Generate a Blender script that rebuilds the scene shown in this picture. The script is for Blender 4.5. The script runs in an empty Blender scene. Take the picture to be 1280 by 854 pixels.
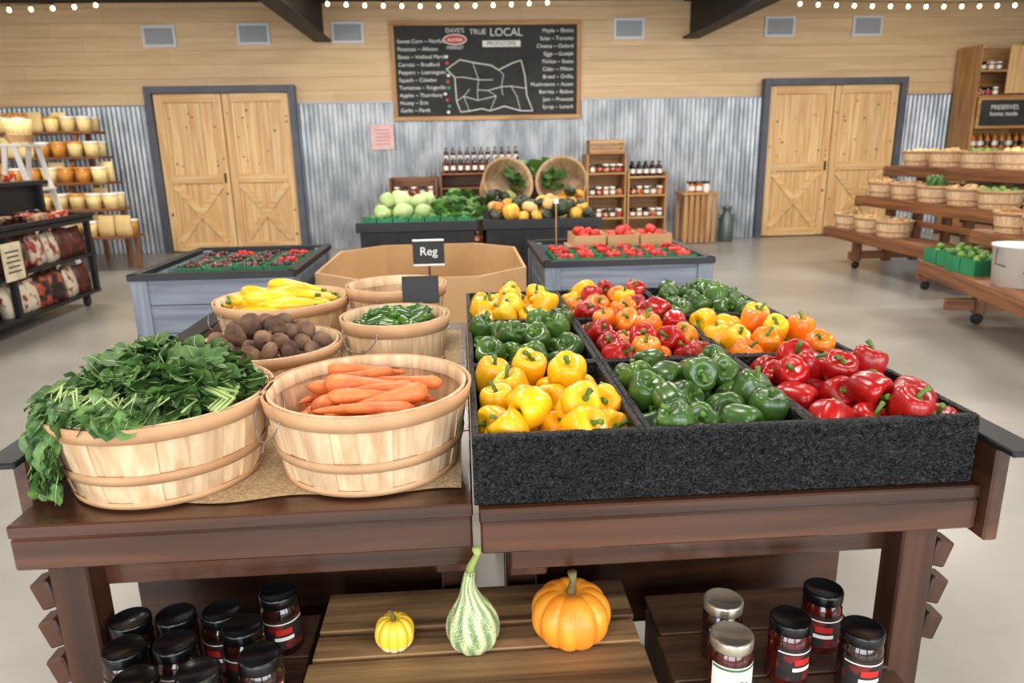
import bpy, math, random
import numpy as np
from mathutils import Matrix, Vector, Euler
R=random.Random(11)
pi=math.pi
def lin(c):
    c=c/255.0
    return c/12.92 if c<=.04045 else ((c+.055)/1.055)**2.4
def col(c): return (lin(c[0]),lin(c[1]),lin(c[2]),1)
_m={}
def M(name,c1,c2=None,rough=.5,metal=0,ns=5,st=(1,1,1),bump=0,bs=None,isl=0,coat=0,emis=0,lo=.35,hi=.65,detail=5,dist=0,attr=None,spec=.5,rv=0):
    if name in _m: return _m[name]
    m=bpy.data.materials.new(name); m.use_nodes=True; nt=m.node_tree; N=nt.nodes; L=nt.links
    b=N['Principled BSDF']; b.inputs['Roughness'].default_value=rough; b.inputs['Metallic'].default_value=metal
    b.inputs['Coat Weight'].default_value=coat; b.inputs['Coat Roughness'].default_value=.15; b.inputs['Specular IOR Level'].default_value=spec
    tc=N.new('ShaderNodeTexCoord'); mp=N.new('ShaderNodeMapping'); mp.inputs['Scale'].default_value=st
    L.new(tc.outputs['Object'],mp.inputs['Vector'])
    src=None
    if attr:
        a=N.new('ShaderNodeAttribute'); a.attribute_name=attr; src=a.outputs['Color']
    else:
        nz=N.new('ShaderNodeTexNoise'); nz.inputs['Scale'].default_value=ns; nz.inputs['Detail'].default_value=detail; nz.inputs['Distortion'].default_value=dist
        L.new(mp.outputs[0],nz.inputs['Vector'])
        cr=N.new('ShaderNodeValToRGB'); cr.color_ramp.elements[0].position=lo; cr.color_ramp.elements[1].position=hi
        cr.color_ramp.elements[0].color=col(c1); cr.color_ramp.elements[1].color=col(c2 or c1)
        L.new(nz.outputs['Fac'],cr.inputs['Fac']); src=cr.outputs['Color']
        if rv:
            r_=N.new('ShaderNodeMapRange'); r_.inputs['From Min'].default_value=.3; r_.inputs['From Max'].default_value=.7; r_.inputs['To Min'].default_value=rough-rv; r_.inputs['To Max'].default_value=rough+rv
            L.new(nz.outputs['Fac'],r_.inputs['Value']); L.new(r_.outputs[0],b.inputs['Roughness'])
    if isl:
        g=N.new('ShaderNodeNewGeometry'); mr=N.new('ShaderNodeMapRange'); mr.inputs['To Min'].default_value=1-isl; mr.inputs['To Max'].default_value=1+isl*.6
        L.new(g.outputs['Random Per Island'],mr.inputs['Value'])
        hs=N.new('ShaderNodeHueSaturation'); L.new(src,hs.inputs['Color']); L.new(mr.outputs[0],hs.inputs['Value']); src=hs.outputs['Color']
    L.new(src,b.inputs['Base Color'])
    if emis:
        b.inputs['Emission Color'].default_value=col(c1); b.inputs['Emission Strength'].default_value=emis
    if bump:
        n2=N.new('ShaderNodeTexNoise'); n2.inputs['Scale'].default_value=bs or ns; n2.inputs['Detail'].default_value=4
        L.new(mp.outputs[0],n2.inputs['Vector']); bp=N.new('ShaderNodeBump'); bp.inputs['Strength'].default_value=bump; bp.inputs['Distance'].default_value=.01
        L.new(n2.outputs['Fac'],bp.inputs['Height']); L.new(bp.outputs[0],b.inputs['Normal'])
    _m[name]=m; return m
def wood(name,c1,c2,ax='x',ns=3,rough=.5,isl=.12,bump=.15,coat=0,lo=.35,hi=.65):
    st={'x':(.5,9,9),'y':(9,.5,9),'z':(9,9,.5)}[ax]
    return M(name+'_'+ax,c1,c2,rough=rough,ns=ns,st=st,bump=bump,isl=isl,dist=.6,coat=coat,lo=lo,hi=hi)
# ---------------------------------------------------------------- builder
class B:
    def __init__(s): s.V=[];s.F=[];s.mi=[];s.sm=[];s.mats=[];s.n=0;s.C=None
    def add(s,V,F,mat,smooth=True,T=None,C=None):
        V=np.asarray(V,float)
        if T is not None:
            A=np.array(T); V=V@A[:3,:3].T+A[:3,3]
        if mat not in s.mats: s.mats.append(mat)
        k=s.mats.index(mat); n=s.n
        s.V.append(V); s.F.extend([tuple(i+n for i in f) for f in F]); s.mi.extend([k]*len(F)); s.sm.extend([smooth]*len(F)); s.n+=len(V)
        if C is not None or s.C is not None:
            if s.C is None: s.C=[]
            s.C.append(C if C is not None else np.ones((len(V),4)))
    def box(s,c,d,mat,b=.003,rot=None,T=None):
        V,F=cbox(*d,b)
        X=Matrix.Translation(c)
        if rot is not None: X=X@Euler(rot).to_matrix().to_4x4()
        if T is not None: X=T@X
        s.add(V,F,mat,False,X)
    def tube(s,P,r,mat,seg=8,T=None):
        V,F=tube(P,r,seg); s.add(V,F,mat,True,T)
    def lathe(s,prof,mat,c=(0,0,0),seg=24,T=None,smooth=True):
        V,F=lathe(prof,seg); X=Matrix.Translation(c)
        if T is not None: X=T@X
        s.add(V,F,mat,smooth,X)
    def build(s,name,loc=(0,0,0),parent=None,rot=None,local=False):
        V=np.concatenate(s.V)
        if not local: V=V-np.array(loc)
        me=bpy.data.meshes.new(name); me.from_pydata(V.tolist(),[],s.F)
        for m in s.mats: me.materials.append(m)
        me.polygons.foreach_set('material_index',s.mi); me.polygons.foreach_set('use_smooth',s.sm)
        if s.C is not None:
            a=me.color_attributes.new('Col','FLOAT_COLOR','POINT'); a.data.foreach_set('color',np.concatenate(s.C).ravel())
        me.update()
        o=bpy.data.objects.new(name,me); bpy.context.scene.collection.objects.link(o); o.location=loc
        if rot: o.rotation_euler=rot
        if parent: 
            o.parent=parent; 
            if not local: o.location=Vector(loc)-parent.location
        return o
def empty(name,loc=(0,0,0)):
    o=bpy.data.objects.new(name,None); bpy.context.scene.collection.objects.link(o); o.location=loc; o.empty_display_size=.05; return o
def cbox(sx,sy,sz,b):
    h=(sx/2,sy/2,sz/2); b=min(b,min(h)*.45); V=[];idx={}
    S=[(i,j,k) for i in(-1,1) for j in(-1,1) for k in(-1,1)]
    for c in S:
        for a in range(3):
            idx[c,a]=len(V); V.append([c[t]*(h[t] if t==a else h[t]-b) for t in range(3)])
    F=[]
    for a in range(3):
        o=[t for t in range(3) if t!=a]
        for sg in(-1,1):
            f=[]
            for p,q in((-1,-1),(1,-1),(1,1),(-1,1)):
                c=[0]*3;c[a]=sg;c[o[0]]=p;c[o[1]]=q; f.append(idx[tuple(c),a])
            F.append(f)
    for c_ax in range(3):
        a,bb=[t for t in range(3) if t!=c_ax]
        for p in(-1,1):
            for q in(-1,1):
                c1=[0]*3;c1[a]=p;c1[bb]=q;c1[c_ax]=-1;c2=list(c1);c2[c_ax]=1;c1=tuple(c1);c2=tuple(c2)
                F.append([idx[c1,a],idx[c1,bb],idx[c2,bb],idx[c2,a]])
    for c in S: F.append([idx[c,0],idx[c,1],idx[c,2]])
    V=np.array(V); out=[]
    for f in F:
        P=V[f]; n=np.cross(P[1]-P[0],P[2]-P[0])
        out.append(tuple(f) if np.dot(n,P.mean(0))>0 else tuple(f[::-1]))
    return V,out
def lathe(prof,seg):
    V=[];F=[]
    for r,z in prof:
        for i in range(seg):
            a=2*pi*i/seg; V.append((r*math.cos(a),r*math.sin(a),z))
    for j in range(len(prof)-1):
        for i in range(seg):
            k=(i+1)%seg; F.append((j*seg+i,j*seg+k,(j+1)*seg+k,(j+1)*seg+i))
    return V,F
def tube(P,r,seg=8):
    P=[Vector(p) for p in P]; n=len(P); rr=r if hasattr(r,'__len__') else [r]*n
    V=[];F=[];up=None
    for i,p in enumerate(P):
        t=(P[min(i+1,n-1)]-P[max(i-1,0)]).normalized()
        if up is None: up=t.orthogonal().normalized()
        up=(up-t*up.dot(t)).normalized(); s=t.cross(up)
        for k in range(seg):
            a=2*pi*k/seg; V.append(p+(up*math.cos(a)+s*math.sin(a))*rr[i])
    for j in range(n-1):
        for i in range(seg):
            k=(i+1)%seg; F.append((j*seg+i,j*seg+k,(j+1)*seg+k,(j+1)*seg+i))
    F.append(tuple(range(seg))[::-1]); F.append(tuple((n-1)*seg+i for i in range(seg)))
    return np.array([tuple(v) for v in V]),F
def surf(nu,nv,fn):
    ph,v=np.meshgrid(np.arange(nu)*2*pi/nu,np.arange(nv+1)*pi/nv)
    x,y,z=fn(ph,v); V=np.stack([x.ravel(),y.ravel(),z.ravel()],1); F=[]
    for j in range(nv):
        for i in range(nu):
            k=(i+1)%nu; F.append((j*nu+i,(j+1)*nu+i,(j+1)*nu+k,j*nu+k))
    return V,F
def XF(loc,rot=(0,0,0),s=1):
    sc=s if hasattr(s,'__len__') else (s,s,s)
    return Matrix.LocRotScale(Vector(loc),Euler(rot),Vector(sc))
def pile(n,hx,hy,r,z0,rim=9,slope=1.,tries=14,rnd=False,pack=.92,var=.1,rg=R,cap=None):
    P=[]
    for i in range(n):
        best=None
        for t in range(tries):
            q=r*rg.uniform(1-var,1+var); x=rg.uniform(-1,1)*(hx-q); y=rg.uniform(-1,1)*(hy-q)
            if rnd:
                a=rg.uniform(0,2*pi); d=math.sqrt(rg.random())*(hx-q); x=d*math.cos(a); y=d*math.sin(a)*hy/hx
            z=z0+q
            for p in P:
                d2=(x-p[0])**2+(y-p[1])**2; Q=(q+p[3])*pack
                if d2<Q*Q: z=max(z,p[2]+math.sqrt(Q*Q-d2))
            if cap:
                e=max(abs(x)/hx,abs(y)/hy) if not rnd else math.hypot(x/hx,y/hy)
                if z>cap[0]+cap[1]*(1-e*e): continue
            if z>rim:
                e=(z-rim)*slope
                if rnd:
                    if math.hypot(x,y)>hx-q-e: continue
                elif abs(x)>hx-q-e or abs(y)>hy-q-e: continue
            if best is None or z<best[2]: best=(x,y,z,q)
        if best: P.append(best)
    return P
# ---------------------------------------------------------------- materials
stemG=M('stem_green',(92,128,40),(60,95,25),rough=.5,ns=30)
def veg(name,c1,c2,rough=.3,ns=14,coat=.2,**k): return M(name,c1,c2,rough=rough,ns=ns,coat=coat,rv=.08,**k)
pepR=veg('pepper_red',(180,20,16),(140,10,10),isl=.28)
pepY=veg('pepper_yellow',(242,190,26),(232,162,12),isl=.1)
pepG=veg('pepper_green',(74,106,38),(38,72,22),isl=.38)
pepO=veg('pepper_orange',(236,134,24),(224,104,16),isl=.12)
carM=veg('carrot_orange',(228,130,66),(212,102,44),rough=.5,coat=.05,ns=30,isl=.14,bump=.25,bs=70)
leafM=M('leaf_green',(94,128,62),(50,86,38),rough=.5,ns=30,isl=.45,bump=.15)
leafL=M('leaf_stem',(170,190,120),(140,165,90),rough=.5)
jalM=veg('jalapeno_green',(70,108,34),(46,80,24),rough=.25,isl=.35)
cucM=veg('cucumber_green',(58,96,34),(92,130,60),rough=.4,ns=40,isl=.3,bump=.3,bs=90,coat=.1)
zucM=veg('squash_yellow',(244,200,40),(230,174,20),rough=.35,isl=.12)
potM=M('beet_skin',(132,100,76),(80,54,44),rough=.85,ns=26,isl=.3,bump=.6,bs=60)
basW=lambda ax='z': wood('basket_wood',(224,196,158),(194,156,116),ax,ns=5,rough=.65,isl=.2,bump=.12)
basB=M('basket_band',(200,158,116),(178,132,92),rough=.6,ns=8,isl=.1)
blackTray=M('black_tray',(26,26,28),(8,8,9),rough=.5,ns=90,bump=1.0,bs=110,spec=.4)
fibre=M('black_fibre',(34,34,37),(14,14,16),rough=.45,isl=.5)
tabx=wood('table_wood',(90,55,37),(54,32,21),'x',ns=2.2,rough=.27,coat=.3)
taby=wood('table_wood',(90,55,37),(54,32,21),'y',ns=2.2,rough=.3,coat=.2)
tabz=wood('table_wood',(86,52,34),(54,32,21),'z',ns=2.2,rough=.4)
crx=wood('crate_wood',(160,124,82),(92,64,40),'x',ns=3,rough=.7,bump=.5,isl=.2)
crz=wood('crate_wood',(140,104,68),(84,58,36),'z',ns=3,rough=.75,bump=.5,isl=.2)
blk=M('black_metal',(22,23,26),(14,14,16),rough=.45)
beamM=M('beam_black',(20,20,23),(13,13,15),rough=.6,ns=4)
blkw=M('black_paint_wood',(26,27,30),(18,18,20),rough=.5,ns=8,bump=.1)
chalk=M('chalk_white',(235,235,228),rough=.9)
board=M('chalkboard_black',(54,55,54),(40,42,42),rough=.8,ns=3)
pine=lambda ax:wood('pine_door',(238,202,148),(214,164,104),ax,ns=2.0,rough=.45,isl=.08)
shw=lambda ax:wood('shelf_wood',(206,160,104),(170,120,72),ax,ns=3,rough=.6,isl=.12)
dkw=lambda ax:wood('display_wood',(150,98,60),(104,64,38),ax,ns=3,rough=.5,isl=.15)
lidK=M('lid_black',(12,12,13),rough=.25); lidS=M('lid_silver',(205,195,175),rough=.25,metal=.8)
jarR=M('jar_sauce',(86,18,10),(46,10,8),rough=.08,ns=40,coat=.6)
jarD=M('jar_dark',(50,22,14),(24,10,8),rough=.08,ns=40,coat=.6)
labK=M('label_dark',(36,30,30),(110,30,24),rough=.5,ns=30,lo=.55,hi=.6)
labW=M('label_white',(238,234,226),rough=.5)
labR=M('label_red',(190,36,26),(220,190,150),rough=.5,ns=25,lo=.5,hi=.55)
# ---------------------------------------------------------------- room
XL,XR,YB,YF,H=-7.4,9.5,11.2,-4.0,3.47
floorM=M('concrete_floor',(166,161,152),(138,133,124),rough=.3,ns=1.1,detail=9,bump=.03,bs=6,lo=.3,hi=.7)
b=B(); b.box(((XL+XR)/2,(YB+YF)/2,-.05),(XR-XL+.4,YB-YF+.6,.1),floorM,0); b.build('floor')
ceilM=M('ceiling_dark',(44,42,42),(34,33,33),rough=.8)
b=B(); b.box(((XL+XR)/2,(YB+YF)/2,H+.05),(XR-XL+.4,YB-YF+.6,.1),ceilM,0); b.build('ceiling')
plank=wood('wall_plank',(230,198,154),(212,176,130),'x',ns=1.3,rough=.55,isl=.06,bump=.08,lo=.3,hi=.7)
knot=M('wood_knot',(150,96,50),(120,72,36),rough=.5)
b=B(); b.box(((XL+XR)/2,YB+.12,H/2),(XR-XL+.4,.16,H),M('wall_core',(190,160,120)),0)
z=2.1; rr=random.Random(3)
while z<H-.01:
    h=min(.185,H-z); x=XL
    x-=rr.uniform(0,2)
    while x<XR:
        l=rr.uniform(2.4,3.8); x0=max(x,XL);x1=min(x+l,XR)
        if x1-x0>.05: b.box(((x0+x1)/2,YB+.02,z+h/2),(x1-x0-.001,.04,h-.002),plank,.002)
        x+=l
    z+=h
b.build('wall_back')
galv=M('galvanized_steel',(198,203,208),(150,157,164),rough=.4,metal=.6,ns=7,st=(1,1,.35),detail=8,bump=.05)
for nm,x0,x1 in(('trim_1',XL,-4.44),('trim_2',-2.34,4.57),('trim_3',6.79,XR)):
    n=int((x1-x0)/.0085); xs=np.linspace(x0,x1,n+1); ys=YB-.012-.008*np.cos((xs-XL)*2*pi/.068)
    V=np.concatenate([np.stack([xs,ys,np.full(n+1,zz)],1) for zz in(.0,2.1)]); F=[(i,i+1,n+2+i,n+1+i) for i in range(n)]
    b=B(); b.add(V,F,galv,True); b.box(((x0+x1)/2,YB-.015,2.11),(x1-x0,.03,.02),M('galv_cap',(170,172,175),rough=.4,metal=.6)); b.build(nm)
wl=M('painted_wall',(205,190,165),(196,180,155),rough=.8)
b=B(); b.box((XL-.1,(YB+YF)/2,H/2),(.2,YB-YF+.4,H),wl,0); b.build('wall_left')
b=B(); b.box((XR+.1,(YB+YF)/2,H/2),(.2,YB-YF+.4,H),wl,0); b.build('wall_right')
b=B(); y=YF-.1
b.box(((XL+XR)/2,y,.3),(XR-XL,.2,.6),wl,0); b.box(((XL+XR)/2,y,3.16),(XR-XL,.2,.62),wl,0)
wins=[(-6.4,-3.2),(-2.6,.6),(1.2,4.4),(5.0,8.2)]
edges=[XL]+[e for w in wins for e in w]+[XR]
for i in range(0,len(edges),2): b.box(((edges[i]+edges[i+1])/2,y,1.72),(edges[i+1]-edges[i],.2,2.3),wl,0)
b.build('wall_front')
for i,(x0,x1) in enumerate(wins):
    b=B()
    for x in np.linspace(x0+.03,x1-.03,4): b.box((x,y,1.725),(.06,.08,2.25),blk)
    for zz in(.63,1.7,2.82): b.box(((x0+x1)/2,y,zz),(x1-x0,.08,.06),blk)
    b.build('window_%d'%(i+1))
for i,x in enumerate((-7.2,-1.89,3.43,8.75)):
    b=B(); x=max(x,XL+.12)
    b.box((x,(YB+YF)/2-.02,2.945),(.24,YB-YF-.1,.03),beamM); b.box((x,(YB+YF)/2-.02,3.2),(.05,YB-YF-.1,.5),beamM); b.box((x,(YB+YF)/2-.02,3.45),(.24,YB-YF-.1,.03),beamM)
    b.build('trim_%d'%(10+i))
def door(nm,x0,x1,h=2.36):
    fr=M('door_frame_gray',(90,94,104),(78,82,92),rough=.5)
    b=B(); f=.095; q=random.Random(int(x0*10))
    b.box((x0+f/2,YB-.072,h/2),(f,.14,h),fr); b.box((x1-f/2,YB-.072,h/2),(f,.14,h),fr); b.box(((x0+x1)/2,YB-.072,h-f/2),(x1-x0-2*f,.14,f),fr)
    a=x0+f; c=x1-f; mid=(a+c)/2; ht=h-f-.03; pz,px=pine('z'),pine('x')
    for s0,s1 in((a+.008,mid-.007),(mid+.007,c-.008)):
        w=s1-s0; n=6
        for k in range(n): b.box((s0+w*(k+.5)/n,YB-.04,.02+ht/2),(w/n-.003,.03,ht),pz,.004)
        yy=YB-.07; st=.11
        for xx in(s0+st/2,s1-st/2): b.box((xx,yy,.02+ht/2),(st,.03,ht),pz,.004)
        for zz in(.02+st/2,.02+ht*.47,.02+ht-st/2): b.box(((s0+s1)/2,yy-.001,zz),(w-2*st,.03,st*1.1),px,.004)
        z0=.02+st;z1=.02+ht*.47-st/2; ww=w-2*st; L=math.hypot(ww,z1-z0); an=math.atan2(z1-z0,ww)
        b.box(((s0+s1)/2,yy+.002,(z0+z1)/2),(L-.06,.024,.09),px,.003,rot=(0,-an,0))
        b.box(((s0+s1)/2,yy+.004,(z0+z1)/2),(L-.06,.024,.09),px,.003,rot=(0,an,0))
        for k in range(16):
            r=q.uniform(.008,.018); X=q.uniform(s0+st+.02,s1-st-.02); Z=q.uniform(ht*.55,ht-.18)
            if k>9: X=q.choice((s0+st/2,s1-st/2)); Z=q.uniform(.1,ht-.1)
            b.lathe([(0,.0015),(r,.0015),(r*1.1,0)],knot,seg=10,T=XF((X,YB-.0555 if k<=9 else YB-.0855,Z),(pi/2,0,0),(1,1,1)))
    b.box((mid-.06,YB-.10,1.08),(.02,.03,.14),blk)
    b.build(nm,((x0+x1)/2,YB,0))
door('door_1',-4.44,-2.34); door('door_2',4.57,6.79)
vm=M('vent_white',(215,218,222),rough=.5); vd=M('vent_slot',(130,136,144),rough=.6)
for x,zz in((-4.16,3.03),(-2.86,3.05),(-1.54,3.06),(2.52,3.08),(4.78,3.09),(6.12,3.09)):
    b=B(); b.box((x,YB-.015,zz),(.46,.03,.29),vm); b.box((x,YB-.032,zz),(.38,.01,.21),vd)
    for k in range(9): b.box((x,YB-.038,zz-.09+k*.0225),(.38,.012,.006),vm,.001,rot=(.5,0,0))
    b.build('air_vent',(x,YB,zz))
def text(s,size,loc,mat,parent,rot=(pi/2,0,0),al='LEFT',nm='lettering'):
    c=bpy.data.curves.new(nm,'FONT'); c.body=s; c.size=size; c.extrude=.0006; c.align_x=al; c.align_y='CENTER'; c.materials.append(mat)
    o=bpy.data.objects.new(nm,c); bpy.context.scene.collection.objects.link(o); o.parent=parent; o.location=Vector(loc)-parent.location; o.rotation_euler=rot; return o
cb=empty('chalkboard_menu',(.43,YB,2.52))
b=B(); bx0,bx1,bz0,bz1=-.95,1.81,1.84,3.20; fw=shw('x')
b.box(((bx0+bx1)/2,YB-.025,(bz0+bz1)/2),(bx1-bx0-.06,.03,bz1-bz0-.06),board)
for zz in(bz0+.03,bz1-.03): b.box(((bx0+bx1)/2,YB-.035,zz),(bx1-bx0,.05,.06),fw)
for xx in(bx0+.03,bx1-.03): b.box((xx,YB-.035,(bz0+bz1)/2),(.06,.05,bz1-bz0-.12),shw('z'))
b.build('framed_board',(.43,YB,2.52),cb)
yt=YB-.043
text('TRUE',.10,(.31,yt,3.05),chalk,cb,al='CENTER'); text('LOCAL',.15,(.72,yt,3.04),chalk,cb,al='CENTER')
text('PRODUCERS',.075,(.65,yt-.003,2.89),board,cb,al='CENTER')
ls=['Sweet Corn ~ Norfolk','Potatoes ~ Alliston','Beets ~ Holland Marsh','Carrots ~ Bradford','Peppers ~ Leamington','Squash ~ Caledon','Tomatoes ~ Kingsville','Apples ~ Thornbury','Honey ~ Erin','Garlic ~ Perth']
for i,s in enumerate(ls): text(s,.075,(-.85,yt,2.93-i*.105),chalk,cb)
for i,s in enumerate(['Maple ~ Elmira','Salsa ~ Toronto','Cheese ~ Oxford','Eggs ~ Guelph','Pickles ~ Essex','Cider ~ Milton','Bread ~ Orillia','Mushrooms ~ Acton','Berries ~ Bolton','Jam ~ Prescott','Syrup ~ Lanark']):
    text(s,.075,(1.7,yt,3.06-i*.105),chalk,cb,al='RIGHT')
text("DAVE'S",.085,(-.02,yt,3.07),chalk,cb,al='CENTER'); text('market',.075,(-.02,yt-.004,2.95),labW,cb,al='CENTER'); text('MARKET',.065,(-.02,yt,2.84),chalk,cb,al='CENTER')
b=B()
def disc(b,cx,cz,rx,rz,y,mat,seg=24):
    V=[(cx+rx*math.cos(2*pi*i/seg),y,cz+rz*math.sin(2*pi*i/seg)) for i in range(seg)]; b.add(V,[tuple(range(seg))],mat,False)
disc(b,-.02,2.95,.17,.075,yt-.0005,chalk); disc(b,-.02,2.95,.155,.062,yt-.001,M('sign_red',(190,60,50)))
b.box((.65,yt+.001,2.89),(.55,.002,.085),chalk,0)
rr=random.Random(5)
for i in range(10):
    disc(b,-.17+rr.uniform(-.02,.04),2.72-i*.085,.025,.022,yt-.001,[chalk,M('sign_red',(190,60,50)),M('sign_green',(60,150,90))][i%3],10)
def poly(P,r=.006): b.tube([(x,yt,zz) for x,zz in P],r,chalk,5)
g=[]
for j in range(5):
    row=[]
    for i in range(7): row.append((-.10+i*.18+rr.uniform(-.06,.06)+(4-j)*.02,1.99+j*.15+rr.uniform(-.045,.045)+(.05*math.sin(i*1.3) if j==4 else 0)))
    g.append(row)
for j in range(5):
    if j in(0,4): poly(g[j],.009)
    else: poly(g[j][:4]) if j%2 else poly(g[j][2:])
for i in range(7):
    c=[g[j][i] for j in range(5)]
    if i in(0,6): poly(c,.009)
    else: poly(c[:3] if i%2 else c[1:],.005)
b.build('chalk_drawing',(.43,YB,2.52),cb)
b=B(); b.box((-1.14,YB-.03,1.62),(.34,.01,.36),M('poster_pink',(232,198,194),(225,180,178),rough=.7,ns=12),.001)
for k in range(5): b.box((-1.14,YB-.0365,1.72-k*.05),(.22-.02*(k%2),.002,.012),M('poster_ink',(200,120,125)),0)
b.build('wall_poster',(-1.14,YB,1.62))
bulb=M('bulb_glow',(255,222,170),emis=14)
def strings(x0,x1,y,z,n,sag=.06):
    P=[(x0+(x1-x0)*i/40,y,z-sag*4*(i/40)*(1-i/40)) for i in range(41)]
    b=B(); b.tube(P,.004,blk,5)
    for i in range(n):
        t=(i+.5)/n; x=x0+(x1-x0)*t; zz=z-sag*4*t*(1-t)
        b.lathe([(.004,0),(.012,-.004),(.012,-.026),(.01,-.03)],blk,(x,y,zz),8)
        b.lathe([(.008,-.028),(.019,-.042),(.023,-.058),(.016,-.076),(0,-.082)],bulb,(x,y,zz),10)
    b.build('string_lights',((x0+x1)/2,y,z))
strings(-7.15,-4.3,10.0,3.29,11,.06); strings(-1.72,1.3,10.0,3.285,13,.04); strings(4.4,8.6,10.0,3.25,17,.05)
# ---------------------------------------------------------------- front tables
TZ=.82
def ftable(x0,x1,y0,outer,ux0,ux1,ry0):
    b=B(); y1=2.52; n=4; s=-1 if outer<x0+.02 else 1
    for k in range(n):
        yy0=y0+(y1-y0)*k/n; b.box(((x0+x1)/2,yy0+(y1-y0)/n/2,TZ-.0125),(x1-x0,(y1-y0)/n-.002,.025),tabx)
    b.box(((x0+x1)/2,y0+.014,.765),(x1-x0-.004,.028,.06),tabx,.004)
    b.box(((ux0+ux1)/2,y0+.10,.705),(ux1-ux0,.022,.12),tabx,.003)
    b.box(((ux0+ux1)/2,1.49,.54),(ux1-ux0,.02,.46),tabx,.003)
    b.box(((x0+x1)/2,y1-.015,.76),(x1-x0,.03,.07),tabx)
    lo_=(ux0 if s<0 else ux1)-s*.04; li_=(ux1 if s<0 else ux0)+s*.035
    for xx,yy in((lo_,y0+.065),(lo_,y1-.08),(li_,1.44),(li_,y1-.08)): b.box((xx,yy,.397),(.068,.065,.794),tabz,.004)
    b.box((li_,y0+.135,.70),(.075,.045,.17),tabz,.004)
    xo=outer+s*.014
    b.box((xo,(ry0+y1)/2,.81),(.028,y1-ry0,.18),taby,.004)
    b.box((xo+s*.012,(ry0-.04+y1)/2,.906),(.06,y1-ry0+.04,.012),blk,.003)
    lx=(ux0 if s<0 else ux1)
    for zz in(.66,.58,.50): b.box((lx+s*.012,y0+.06,zz),(.034,.045,.055),tabz,.004,rot=(0,s*.3,0))
    b.lathe([(0,.0),(.006,0),(.0085,.008),(.006,.013),(0,.014)],M('screw',(150,150,150),metal=1,rough=.3),seg=10,T=XF((x0+(x1-x0)*.24,y0+.089,.71),(pi/2,0,0)))
    return b
ftable(-.787,.0,1.145,-.790,-.76,-.005,1.24).build('display_table',(-.43,1.8,0))
ftable(.010,.915,1.12,.915,.068,.875,1.10).build('display_table',(.47,1.8,0))
burl=M('burlap',(206,180,140),(168,140,102),rough=.95,ns=160,bump=.6,bs=220)
V=[];F=[];nx,ny=30,44
for j in range(ny+1):
    for i in range(nx+1):
        x=-.64+.62*i/nx; y=1.20+1.2*j/ny+.01*math.sin(i*.5)*(1 if j==0 else 0); V.append((x,y,TZ+.003+.0012*math.sin(i*.9+j*.4)*math.sin(j*.7)))
for j in range(ny):
    for i in range(nx): a=j*(nx+1)+i; F.append((a,a+1,a+nx+2,a+nx+1))
b=B(); b.add(V,F,burl,True); b.build('burlap_cloth',(-.33,1.8,TZ))
# ---------------------------------------------------------------- baskets
def basket(name,x,y,z,rt,rb,h,n=20,rot=None,seedv=0,handles=True,bands=(.36,)):
    b=B(); rg=random.Random(seedv); W=basW('z'); ex=lambda t: rb+(rt-rb)*t**.85
    for k in range(n):
        a=2*pi*k/n; w=2*pi/n*.56; off=.002 if k%2 else -.001; V=[]; nl=6
        for l in range(nl+1):
            t=l/nl; r=ex(t)+off
            for rr_,aa in((r+.0015,-w),(r+.0022,0),(r+.0015,w),(r-.0015,w),(r-.001,0),(r-.0015,-w)):
                wa=aa*(.93+.07*t); V.append((rr_*math.cos(a+wa),rr_*math.sin(a+wa),h*t))
        F=[]
        for l in range(nl):
            for q in range(6): q2=(q+1)%6; F.append((l*6+q,l*6+q2,l*6+6+q2,l*6+6+q))
        b.add(V,F,W,False)
    b.lathe([(0,.004),(rb,.004),(rb,.012),(0,.012)],W,seg=28)
    def band(t0,t1,o,th=.004,m=basB):
        b.lathe([(ex(t0)+o,h*t0),(ex(t0)+o+th,h*t0),(ex(t1)+o+th,h*t1),(ex(t1)+o,h*t1),(ex(t0)+o,h*t0)],m,seg=48)
    band(.84,1.02,.0025,.005); band(.86,1.02,-.008,.005,W)
    for t in bands: band(t-.06,t+.06,.003,.0035)
    band(0,.08,.002,.003)
    if handles:
        for s in(-1,1):
            P=[(s*(rt+.006+.018*math.sin(pi*i/12)),.055*math.cos(pi*i/12),h*.93-.05*math.sin(pi*i/12)*1.0) for i in range(13)]
            b.tube(P,.0016,M('wire',(150,150,150),metal=.9,rough=.4),5)
    return b.build(name,(x,y,z),rot=rot,local=True)
BH=.158
gx,gy=-.585,1.345
basket('bushel_basket',gx,gy,TZ+.005,.198,.163,BH,22,bands=(.38,))
basket('bushel_basket',-.195,1.350,TZ+.005,.193,.163,BH,22,rot=(0,0,.6),bands=(.38,))
basket('bushel_basket',-.49,1.765,TZ+.005,.172,.14,.14,18)
basket('bushel_basket',-.56,2.21,TZ+.005,.195,.16,.165,22,rot=(0,0,.6))
basket('bushel_basket',-.185,1.85,TZ+.005,.135,.11,.18,16,rot=(0,0,1))
basket('bushel_basket',-.215,2.25,TZ+.005,.15,.12,.19,16,rot=(0,0,1))
b=B(); rg=random.Random(4); cx,cy=-.195,1.350
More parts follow.
